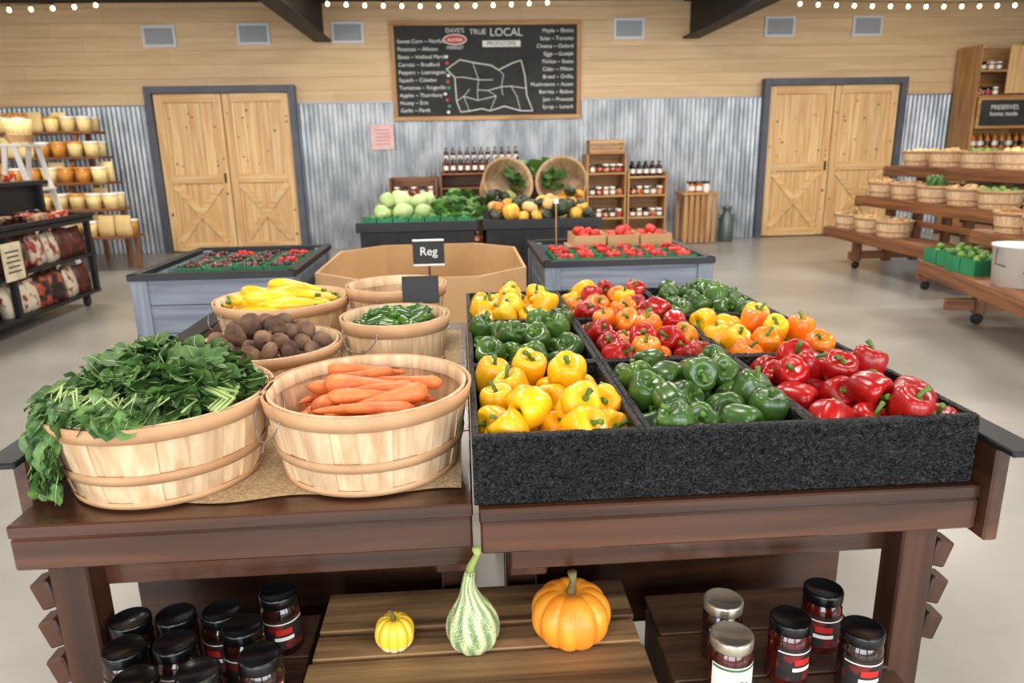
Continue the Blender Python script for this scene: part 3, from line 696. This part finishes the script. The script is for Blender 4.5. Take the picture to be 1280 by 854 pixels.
# ---------------------------------------------------------------- shelves w/ bottles on back wall
bot=lathe([(0,0),(.032,0),(.034,.01),(.034,.12),(.028,.15),(.013,.175),(.013,.21),(0,.212)],10)
jr=lathe([(0,0),(.036,0),(.038,.008),(.038,.08),(.033,.095),(.033,.10)],10); jl=lathe([(.036,.095),(.037,.12),(0,.121)],10)
def goods(b,x0,x1,y,z,kind,mats,lid,step=.085,rows=2,rg=R,s=1):
    n=max(1,int((x1-x0)/step))
    for i in range(n):
        for rw in range(rows):
            X=x0+(x1-x0)*(i+.5)/n; Y=y+rw*step; T=XF((X,Y,z),s=s)
            if kind=='b':
                b.add(*bot,rg.choice(mats),True,T); b.lathe([(.0345,.04),(.0345,.10)],rg.choice(lid),seg=10,T=T)
            else:
                b.add(*jr,rg.choice(mats),True,T); b.add(*jl,rg.choice(lid),True,T); b.lathe([(.0385,.02),(.0385,.07)],labW if rg.random()<.6 else labR,seg=10,T=T)
dk=[jarD,jarR,M('glass_black',(20,18,18),rough=.15)]; mix=[jarR,M('jar_amber',(190,110,30),rough=.15),M('jar_tan',(170,120,60),rough=.2),jarD]
def shelf(x0,x1,y0,y1,levels,top,wx,wz,back=True):
    b=B(); e=.025
    for x in(x0+e/2,x1-e/2): b.box((x,(y0+y1)/2,top/2),(e,y1-y0,top),wz)
    for z in levels: b.box(((x0+x1)/2,(y0+y1)/2,z-e/2),(x1-x0-2*e,y1-y0,e),wx)
    if back: b.box(((x0+x1)/2,y1-.008,top/2),(x1-x0-2*e,.012,top),wx)
    return b
b=shelf(-.30,.90,10.45,11.05,[.1,.5,.9,1.10],1.10,dkw('x'),dkw('z')); b.box((.3,10.9,1.17),(1.15,.16,.14),dkw('x')); b.build('bottle_shelf',(.3,10.75,0))
b=shelf(-1.02,-.34,10.5,11.0,[.1,.45,.8],1.04,dkw('x'),dkw('z')); b.build('wooden_shelf',(-.7,10.75,0))
b=B(); goods(b,-.98,-.38,10.55,.8,'j',mix,[lidK,labW],.1,2); goods(b,-.26,.86,10.52,1.10,'b',dk,[labW,labR,labW],.10,2); goods(b,-.26,.86,10.87,1.24,'b',dk,[labW],.10,1); goods(b,-.25,.85,10.52,.5,'b',dk,[labW],.1,1); goods(b,-.25,.85,10.52,.1,'b',dk,[labR],.1,1); goods(b,.95,1.75,10.62,.92,'b',dk,[labW],.1,2); b.build('sauce_bottles',(.3,10.75,1.1))
b=shelf(.92,1.78,10.5,11.0,[.1,.5,.92],.92,shw('x'),shw('z')); b.build('wooden_shelf',(1.35,10.75,0))
b=shelf(1.80,2.38,10.5,10.95,[.1,.42,.74,1.06],1.32,shw('x'),shw('z')); b.build('wooden_shelf',(2.1,10.7,0))
b=shelf(2.40,2.98,10.5,10.95,[.1,.42,.74,1.0],1.06,shw('x'),shw('z')); b.build('wooden_shelf',(2.7,10.7,0))
b=B(); 
for z in(.1,.42,.74,1.06): goods(b,1.84,2.34,10.55,z,'j',mix,[lidK,labW],.09,2)
for z in(.1,.42,.74): goods(b,2.44,2.94,10.55,z,'j',mix,[lidK,labW],.09,2)
goods(b,2.44,2.94,10.6,1.0,'b',dk,[labW],.1,2)
b.build('preserve_jars',(2.1,10.7,0))
b=B()
for k in range(3): b.box((2.1,10.56,1.36+k*.065),(.5,.012,.05),shw('x')); b.box((2.1,10.86,1.36+k*.065),(.5,.012,.05),shw('x'))
for x in(1.86,2.34): b.box((x,10.71,1.42),(.02,.28,.19),shw('z'))
b.box((2.1,10.71,1.328),(.5,.30,.015),shw('x')); b.build('slatted_box',(2.1,10.7,1.32))
b=B(); 
for k in range(6): b.box((3.27+k*.085,10.5,.37),(.055,.02,.70),shw('z')); b.box((3.27+k*.085,10.9,.37),(.055,.02,.70),shw('z'))
b.box((3.48,10.7,.735),(.54,.46,.03),shw('x')); b.build('slatted_stand',(3.48,10.7,0))
b=B(); goods(b,3.32,3.65,10.6,.75,'j',[labW,M('jar_amber',(190,110,30))],[lidK,dkw('x')],.1,2,s=1.3); b.build('candle_jars',(3.48,10.7,.75))
b=B(); b.lathe([(0,0),(.10,0),(.11,.02),(.11,.30),(.095,.36),(.06,.42),(.055,.47),(.075,.5),(.075,.52),(0,.53)],M('milk_can',(120,132,128),(96,108,104),metal=.5,rough=.4),seg=24)
for s in(-1,1): b.tube([(s*.08,0,.38),(s*.13,0,.41),(s*.125,0,.34),(s*.108,0,.31)],.008,blk,6)
b.build('milk_can',(3.98,10.75,0),local=True)
# ---------------------------------------------------------------- left: black cart
bagmats=[M('bag_red',(150,46,36),(210,196,176),rough=.35,ns=14,lo=.46,hi=.56),M('bag_cream',(210,196,172),(140,56,40),rough=.35,ns=14,lo=.55,hi=.62),M('bag_black',(46,36,34),(170,76,50),rough=.3,ns=14,lo=.5,hi=.55),M('bag_brown',(110,50,34),(60,36,30),rough=.35,ns=14)]
def bag(w,d,h):
    V=[];F=[];n=16; L=[(0,.8,.7),(.03,.97,1),(.3,1,1.05),(.6,1,.9),(.85,.98,.4),(.93,.98,.08),(1,.98,.06)]
    for t,sw,sd in L:
        for i in range(n):
            a=2*pi*i/n; c,s=math.cos(a),math.sin(a); k=(abs(c)**4+abs(s)**4)**-.25; V.append((c*k*w/2*sw,s*k*d/2*sd,h*t))
    for j in range(len(L)-1):
        for i in range(n): q=(i+1)%n; F.append((j*n+i,j*n+q,j*n+n+q,j*n+n+i))
    F.append(tuple(range((len(L)-1)*n,len(L)*n))); return V,F
BG=bag(.19,.09,.24)
cx0,cx1,cy0,cy1=-4.95,-3.62,4.7,7.35
b=B(); ym=(cy0+cy1)/2
for z in(.14,.50): b.box(((cx0+cx1)/2,ym,z),(cx1-cx0,cy1-cy0,.03),blkw)
b.box(((cx0+cx1)/2,ym,.84),(cx1-cx0+.04,cy1-cy0+.04,.05),blkw); b.box(((cx0+cx1)/2-.2,ym,.5),(.03,cy1-cy0-.1,.66),blkw)
for x in(cx0+.03,cx1-.03):
    for y in(cy0+.03,ym,cy1-.03): b.box((x,y,.48),(.05,.05,.70),blkw)
for x in(cx0+.08,cx1-.08):
    for y in(cy0+.15,cy1-.15):
        b.box((x,y,.10),(.05,.06,.06),blk); b.lathe([(0,-.018),(.045,-.018),(.05,-.01),(.05,.01),(.045,.018),(0,.018)],M('rubber',(30,30,30),rough=.7),seg=18,T=XF((x,y,.05),(0,pi/2,0)))
for y in(cy0-.01,cy1+.01): b.box(((cx0+cx1)/2,y,.875),(cx1-cx0+.04,.02,.05),blkw)
b.box((cx1+.01,ym,.875),(.02,cy1-cy0+.04,.05),blkw)
b.box(((cx0+cx1)/2-.18,ym+.1,1.19),(cx1-cx0-.35,cy1-cy0-.1,.04),blkw)
b.box((cx1-.44,ym+.1,1.06),(.02,cy1-cy0-.1,.24),blkw)
for x in(cx0+.05,cx1-.4):
    for y in(cy0+.2,cy1-.05): b.box((x,y,1.02),(.05,.05,.31),blkw)
b.build('display_cart',((cx0+cx1)/2,ym,0))
b=B(); rg=random.Random(15)
for z,ys in((.155,(5.95,7.3)),(.515,(5.95,7.3))):
    y=ys[0]+.12
    while y<ys[1]-.08:
        for xx in(cx1-.10,cx1-.24): b.add(*BG,rg.choice(bagmats),True,XF((xx,y,z),(0,-.08,pi/2+rg.uniform(-.15,.15)),1.1))
        y+=.225
b.build('snack_bags',(cx1-.15,6.6,.15))
b=B(); capR=M('cap_red',(170,24,20),rough=.4)
for z in(.155,.515):
    for k in range(11):
        for rw in range(2):
            T=XF((cx1-.08-.1*rw,4.82+k*.095,z)); b.add(*bot,jarR,True,T); b.lathe([(.0345,.04),(.0345,.11)],labR if k%3 else labW,seg=10,T=T); b.lathe([(.0145,.17),(.0145,.214),(0,.215)],capR if z<.3 else lidK,seg=8,T=T)
b.build('sauce_bottles',(cx1-.1,5.3,.15))
b=B()
for z,y0,y1,dx in((.865,cy0+.1,cy1-.1,.2),(1.21,cy0+.3,cy1-.1,.65)):
    for k in range(int((y1-y0)/.11)):
        for rw in range(3):
            b.box((cx1-dx+.1-rw*.12,y0+.11*k+.05,z+.03),(.085,.07,.06+.02*((k*7+rw*3)%3)),[jarD,M('box_brown',(120,60,36),(200,170,130),ns=12),labR,jarR][(k//3+rw)%4],.004,rot=(0,0,.1*((k*5)%3)))
b.build('candy_boxes',(cx1-.2,6,.86))
sgn=B(); sgn.box((cx1+.028,5.98,.62),(.006,.26,.30),M('paper_cream',(226,214,186),(200,180,150),ns=8),.001,rot=(0,0,0))
for k in range(5): sgn.box((cx1+.033,5.98,.70-k*.04),(.002,.18-.03*(k%2),.012),M('ink_dark',(60,50,50)),0)
sgn.build('paper_sign',(cx1+.03,5.98,.6))
tubY=M('popcorn_tub',(240,206,120),(248,230,172),rough=.5,ns=30,isl=.15); tubA=M('tub_amber',(200,130,50),(226,160,70),rough=.3,ns=20,isl=.2); wht=M('white_rack',(232,228,220),rough=.5)
b=B(); lv=[(.45,-4.12,9.3),(.78,-4.32,9.5),(1.1,-4.5,9.7),(1.42,-4.64,9.9),(1.74,-4.78,10.1)]
for z,xr,yf in lv: b.box(((-7.2+xr)/2,yf+.2,z-.015),(xr+7.2,.40,.03),dkw('x'))
for x in(-7.1,-5.9,-5.0):
    b.box((x,10.47,.9),(.05,.05,1.8),dkw('z')); L=math.hypot(.9,1.72); b.box((x,9.72,.86),(.05,.05,L),dkw('z'),rot=(-math.atan2(.9,1.72),0,0))
for x,z,yf in((-4.2,.45,9.3),(-4.4,.78,9.5)): b.box((x,yf+.3,z/2-.015),(.05,.05,z-.03),dkw('z'))
b.build('tiered_rack',(-6,10,0))
b=B(); rg=random.Random(18); tub=lathe([(0,0),(.075,0),(.09,.17),(.08,.171)],14); tl=lathe([(.094,.165),(.094,.19),(0,.192)],14)
for li,(z,xr,yf) in enumerate(lv):
  for row in(0,1):
    x=xr-.12
    while x>-7.1:
        k=rg.choice('ttbj') if li else rg.choice('bt')
        m=rg.choice([tubY,tubY,tubA]); yy=yf+.11+row*.19
        if k=='b': b.add(*BG,rg.choice([tubY,tubY,tubA,M('bag_tan',(220,190,130))]),True,XF((x,yy,z),(0,0,rg.uniform(-.2,.2)),1.05))
        else: b.add(*tub,m,True,XF((x,yy,z))); b.add(*tl,labW if k=='t' else tubA,True,XF((x,yy,z)))
        x-=.205
b.build('popcorn_tubs',(-6,9.8,.45))
lx,ly=-4.78,8.5
b=B()
for s in(-1,1):
    for y in(ly-.22,ly+.22): b.box((lx+s*.18,y,.77),(.05,.03,1.56),wht,rot=(0,s*-.17,0))
    b.box((lx+s*.22,ly,.55),(.05,.42,.03),wht)
b.box((lx,ly,1.55),(.26,.5,.03),wht); b.box((lx,ly,1.08),(.36,.42,.03),wht); b.build('step_ladder_display',(lx,ly,0))
b=B(); b.add(*tub,tubY,True,XF((lx,ly,1.565),s=1.5)); b.lathe([(.10,.0),(.15,.08),(.155,.09)],basB,(lx,ly,1.566),20); b.build('popcorn_bucket',(lx,ly,1.56))
# ---------------------------------------------------------------- right displays
def tiered(name,loc,rotz,L,steps,ins=.08,offy=.55):
    e=B()
    for k,(x0,x1,z) in enumerate(steps):
        n=3
        for q in range(n): e.box((x0+(x1-x0)*(q+.5)/n,0,z-.015),((x1-x0)/n-.008,L,.03),dkw('y'))
        e.box((x0+.01,0,z-.065),(.025,L,.09),dkw('y'))
        if k: e.box((x0+.03,0,(z+steps[k-1][2])/2-.04),(.02,L-.2,.06),dkw('y'))
        for y in(-L/2+.02,0,L/2-.02): e.box(((x0+x1)/2,y,z-.08),(x1-x0,.04,.09),dkw('x'))
    for y in(-L/2+offy,L/2-offy):
        for (x0,x1,z) in steps: e.box((x0+ins,y,(z-.03)/2+.045),(.08,.08,z-.03-.09),dkw('z'))
        e.box(((steps[0][0]+steps[-1][1])/2,y,.16),(steps[-1][1]-steps[0][0]-.1,.05,.09),dkw('x'))
        for (x0,x1,z) in (steps[0],steps[-1]):
            e.lathe([(0,-.015),(.042,-.015),(.046,-.008),(.046,.008),(.042,.015),(0,.015)],M('rubber',(30,30,30)),seg=16,T=XF((x0+ins,y,.046),(pi/2,0,0)))
    return e.build(name,loc,rot=(0,0,rotz),local=True)
sA=[(0,.42,.44),(.36,.74,.80),(.68,1.08,1.14),(1.04,1.44,.80),(1.40,1.82,.44)]
tiered('tiered_stand',(4.38,7.35,0),0,2.4,sA,.14)
sB=[(0,.42,.44),(.38,.80,.70),(.76,1.18,.96)]
tiered('tiered_stand',(3.62,4.75,0),-.22,2.3,sB,.30,.5)
fillc={'potato':M('potato_tan',(196,160,110),(170,130,86),rough=.8,isl=.2),'apple':M('apple_mix',(170,60,40),(150,160,60),isl=.3),'green':M('pear_green',(120,160,60),(80,130,50),isl=.3),'corn':tubY,'onion':M('onion2',(210,170,110),isl=.2)}
def filledb(x,y,z,r,h,kind,tall=False,rot=0,seedv=0):
    basket('bushel_basket',x,y,z,r,r*.82,h,14,rot=(0,0,rot+.4),handles=False)
    b=B(); rg=random.Random(seedv+3)
    if tall:
        for k in range(16): a=rg.uniform(0,6.28); d=rg.random()*r*.6; longveg(b,(x+d*math.cos(a),y+d*math.sin(a),z+h*.95+.02),.10,.03,(rg.uniform(-.2,.2),1.35+rg.uniform(-.25,.25),rg.random()*6),cucM)
    else:
        for p in pile(60,r-.012,r-.012,.034,z+h*.5,rnd=True,rg=rg,tries=6,cap=(z+h*.93,.02)):
            V,F=LT[rg.randrange(6)]; b.add(V,F,fillc[kind],True,XF((x+p[0],y+p[1],p[2]),(rg.random()*6,0,0),p[3]))
    nm={'potato':'potatoes','apple':'apples','green':'pears','corn':'yellow_squash','onion':'onions'}[kind] if not tall else 'zucchini'
    b.build(nm,(x,y,z))
A=[(4.58,8.30,.44,'potato',0),(4.58,7.85,.44,'onion',0),(4.58,7.42,.44,'potato',0),
   (4.93,8.25,.80,'onion',0),(4.93,7.8,.80,'potato',0),(4.93,7.32,.80,'green',1),(4.93,6.85,.80,'onion',0),(4.93,6.4,.80,'green',0),
   (5.27,8.2,1.14,'corn',0),(5.27,7.72,1.14,'onion',0),(5.27,7.2,1.14,'green',0),(5.27,6.7,1.14,'corn',0)]
for k,(x,y,z,kd,tl_) in enumerate(A): filledb(x,y,z,.185,.17,kd,bool(tl_),seedv=k)
def loc(x,y): c,s=math.cos(-.22),math.sin(-.22); return 3.62+x*c-y*s,4.75+x*s+y*c
for k,(x,y,z,kd) in enumerate([(.2,.93,.44,'green'),(.2,.50,.44,'green'),(.6,.85,.70,'apple'),(.6,.4,.70,'green'),(1.0,.8,.96,'corn'),(1.0,.3,.96,'green'),(.6,-.1,.70,'potato')]):
    X,Y=loc(x,y)
    if z==.44: 
        cartons('brussels_sprouts',X-.17,X+.17,Y-.17,Y+.17,2,2,z,fillc['green'],.03,cartG,.12,24,k,'sprout_cartons')
    else: filledb(X,Y,z,.185,.17,kd,seedv=30+k)
X,Y=loc(.2,-.02); b=B(); b.lathe([(0,0),(.14,0),(.16,.27),(.168,.27),(.168,.285),(.155,.285),(.15,.24),(0,.24)],wht,(X,Y,.44),28); b.tube([(X-.165,Y,.70),(X-.18,Y-.02,.60),(X,Y-.19,.52),(X+.18,Y-.02,.60),(X+.165,Y,.70)],.004,blk,6); b.build('white_bucket',(X,Y,.44))
b=shelf(7.55,8.55,10.6,11.12,[.12,.5,.9,1.3,1.65,2.05,2.4],2.75,shw('x'),shw('z')); b.box((8.25,10.58,2.4),(.56,.03,.66),pine('z'),.004)
b.build('storage_shelf',(8,10.9,0))
b=shelf(8.57,9.4,10.6,11.12,[.12,.5,.9,1.3,1.65,2.05,2.4],2.85,shw('x'),shw('z')); b.build('storage_shelf',(9,10.9,0))
b=B()
for z in(.5,.9,1.3,2.05,2.4): goods(b,7.6,7.95 if z>2 else 8.5,10.68,z,'j' if z!=1.3 else 'b',mix,[lidK,labW],.11,2)
for z in(.5,.9,1.3,1.65,2.05,2.4): goods(b,8.62,9.35,10.68,z,'b' if z<1.5 else 'j',dk if z<1 else mix,[labW,labR],.11,2)
b.build('preserve_jars',(8.4,10.8,0))
sg=empty('chalkboard_sign',(7.98,10.5,1.72)); b=B(); b.box((7.98,10.575,1.80),(.80,.03,.44),shw('x')); b.box((7.98,10.556,1.80),(.72,.012,.36),board); b.build('board',(7.98,10.5,1.72),sg)
text('PRESERVES\nhome made',.09,(7.98,10.548,1.83),chalk,sg,al='CENTER')
b=B(); b.box((8.0,10.3,.4),(.9,.5,.8),blkw,.005); b.build('storage_chest',(8.0,10.3,0))
# ---------------------------------------------------------------- lights
def area(nm,loc,sx,sy,e,c,rot=(0,0,0)):
    l=bpy.data.lights.new(nm,'AREA'); l.shape='RECTANGLE'; l.size=sx; l.size_y=sy; l.energy=e; l.color=c
    o=bpy.data.objects.new(nm,l); bpy.context.scene.collection.objects.link(o); o.location=loc; o.rotation_euler=rot; return o
fx=M('fixture_white',(230,230,230),rough=.5)
for x in(-4.6,-.6,2.2,6.1):
    for y in(-1.2,2.0,5.2,8.3):
        b=B(); b.box((x,y,3.43),(1.3,.4,.07),fx); b.build('ceiling_light',(x,y,3.43))
        area('ceiling_lamp',(x,y,3.385),1.2,.32,72 if y>3 else 54,(1,.94,.86))
for i,(x0,x1) in enumerate(wins):
    area('window_daylight',((x0+x1)/2,YF+.02,1.75),3.1,2.2,190,(.9,.95,1),(pi/2,0,0))
w=bpy.data.worlds.new('World'); bpy.context.scene.world=w; w.use_nodes=True
w.node_tree.nodes['Background'].inputs[0].default_value=(.75,.85,1,1); w.node_tree.nodes['Background'].inputs[1].default_value=1.0
# ---------------------------------------------------------------- camera
th_,p_,ro=math.radians(3.7),math.radians(15),.0187
fwd=Vector((math.sin(th_)*math.cos(p_),math.cos(th_)*math.cos(p_),-math.sin(p_))); rt=Vector((math.cos(th_),-math.sin(th_),0)); up=rt.cross(fwd)
rc=rt*math.cos(ro)-up*math.sin(ro); uc=up*math.cos(ro)+rt*math.sin(ro)
cam=bpy.data.cameras.new('camera'); cam.sensor_width=36; cam.lens=25.31; cam.clip_start=.05
o=bpy.data.objects.new('camera',cam); bpy.context.scene.collection.objects.link(o)
Mx=Matrix((rc,uc,-fwd)).transposed().to_4x4(); Mx.translation=(0,0,1.42); o.matrix_world=Mx
cam.dof.use_dof=True; cam.dof.focus_distance=1.45; cam.dof.aperture_fstop=5.0
bpy.context.scene.camera=o
vs=bpy.context.scene.view_settings; vs.view_transform='Standard'; vs.look='None'; vs.exposure=0
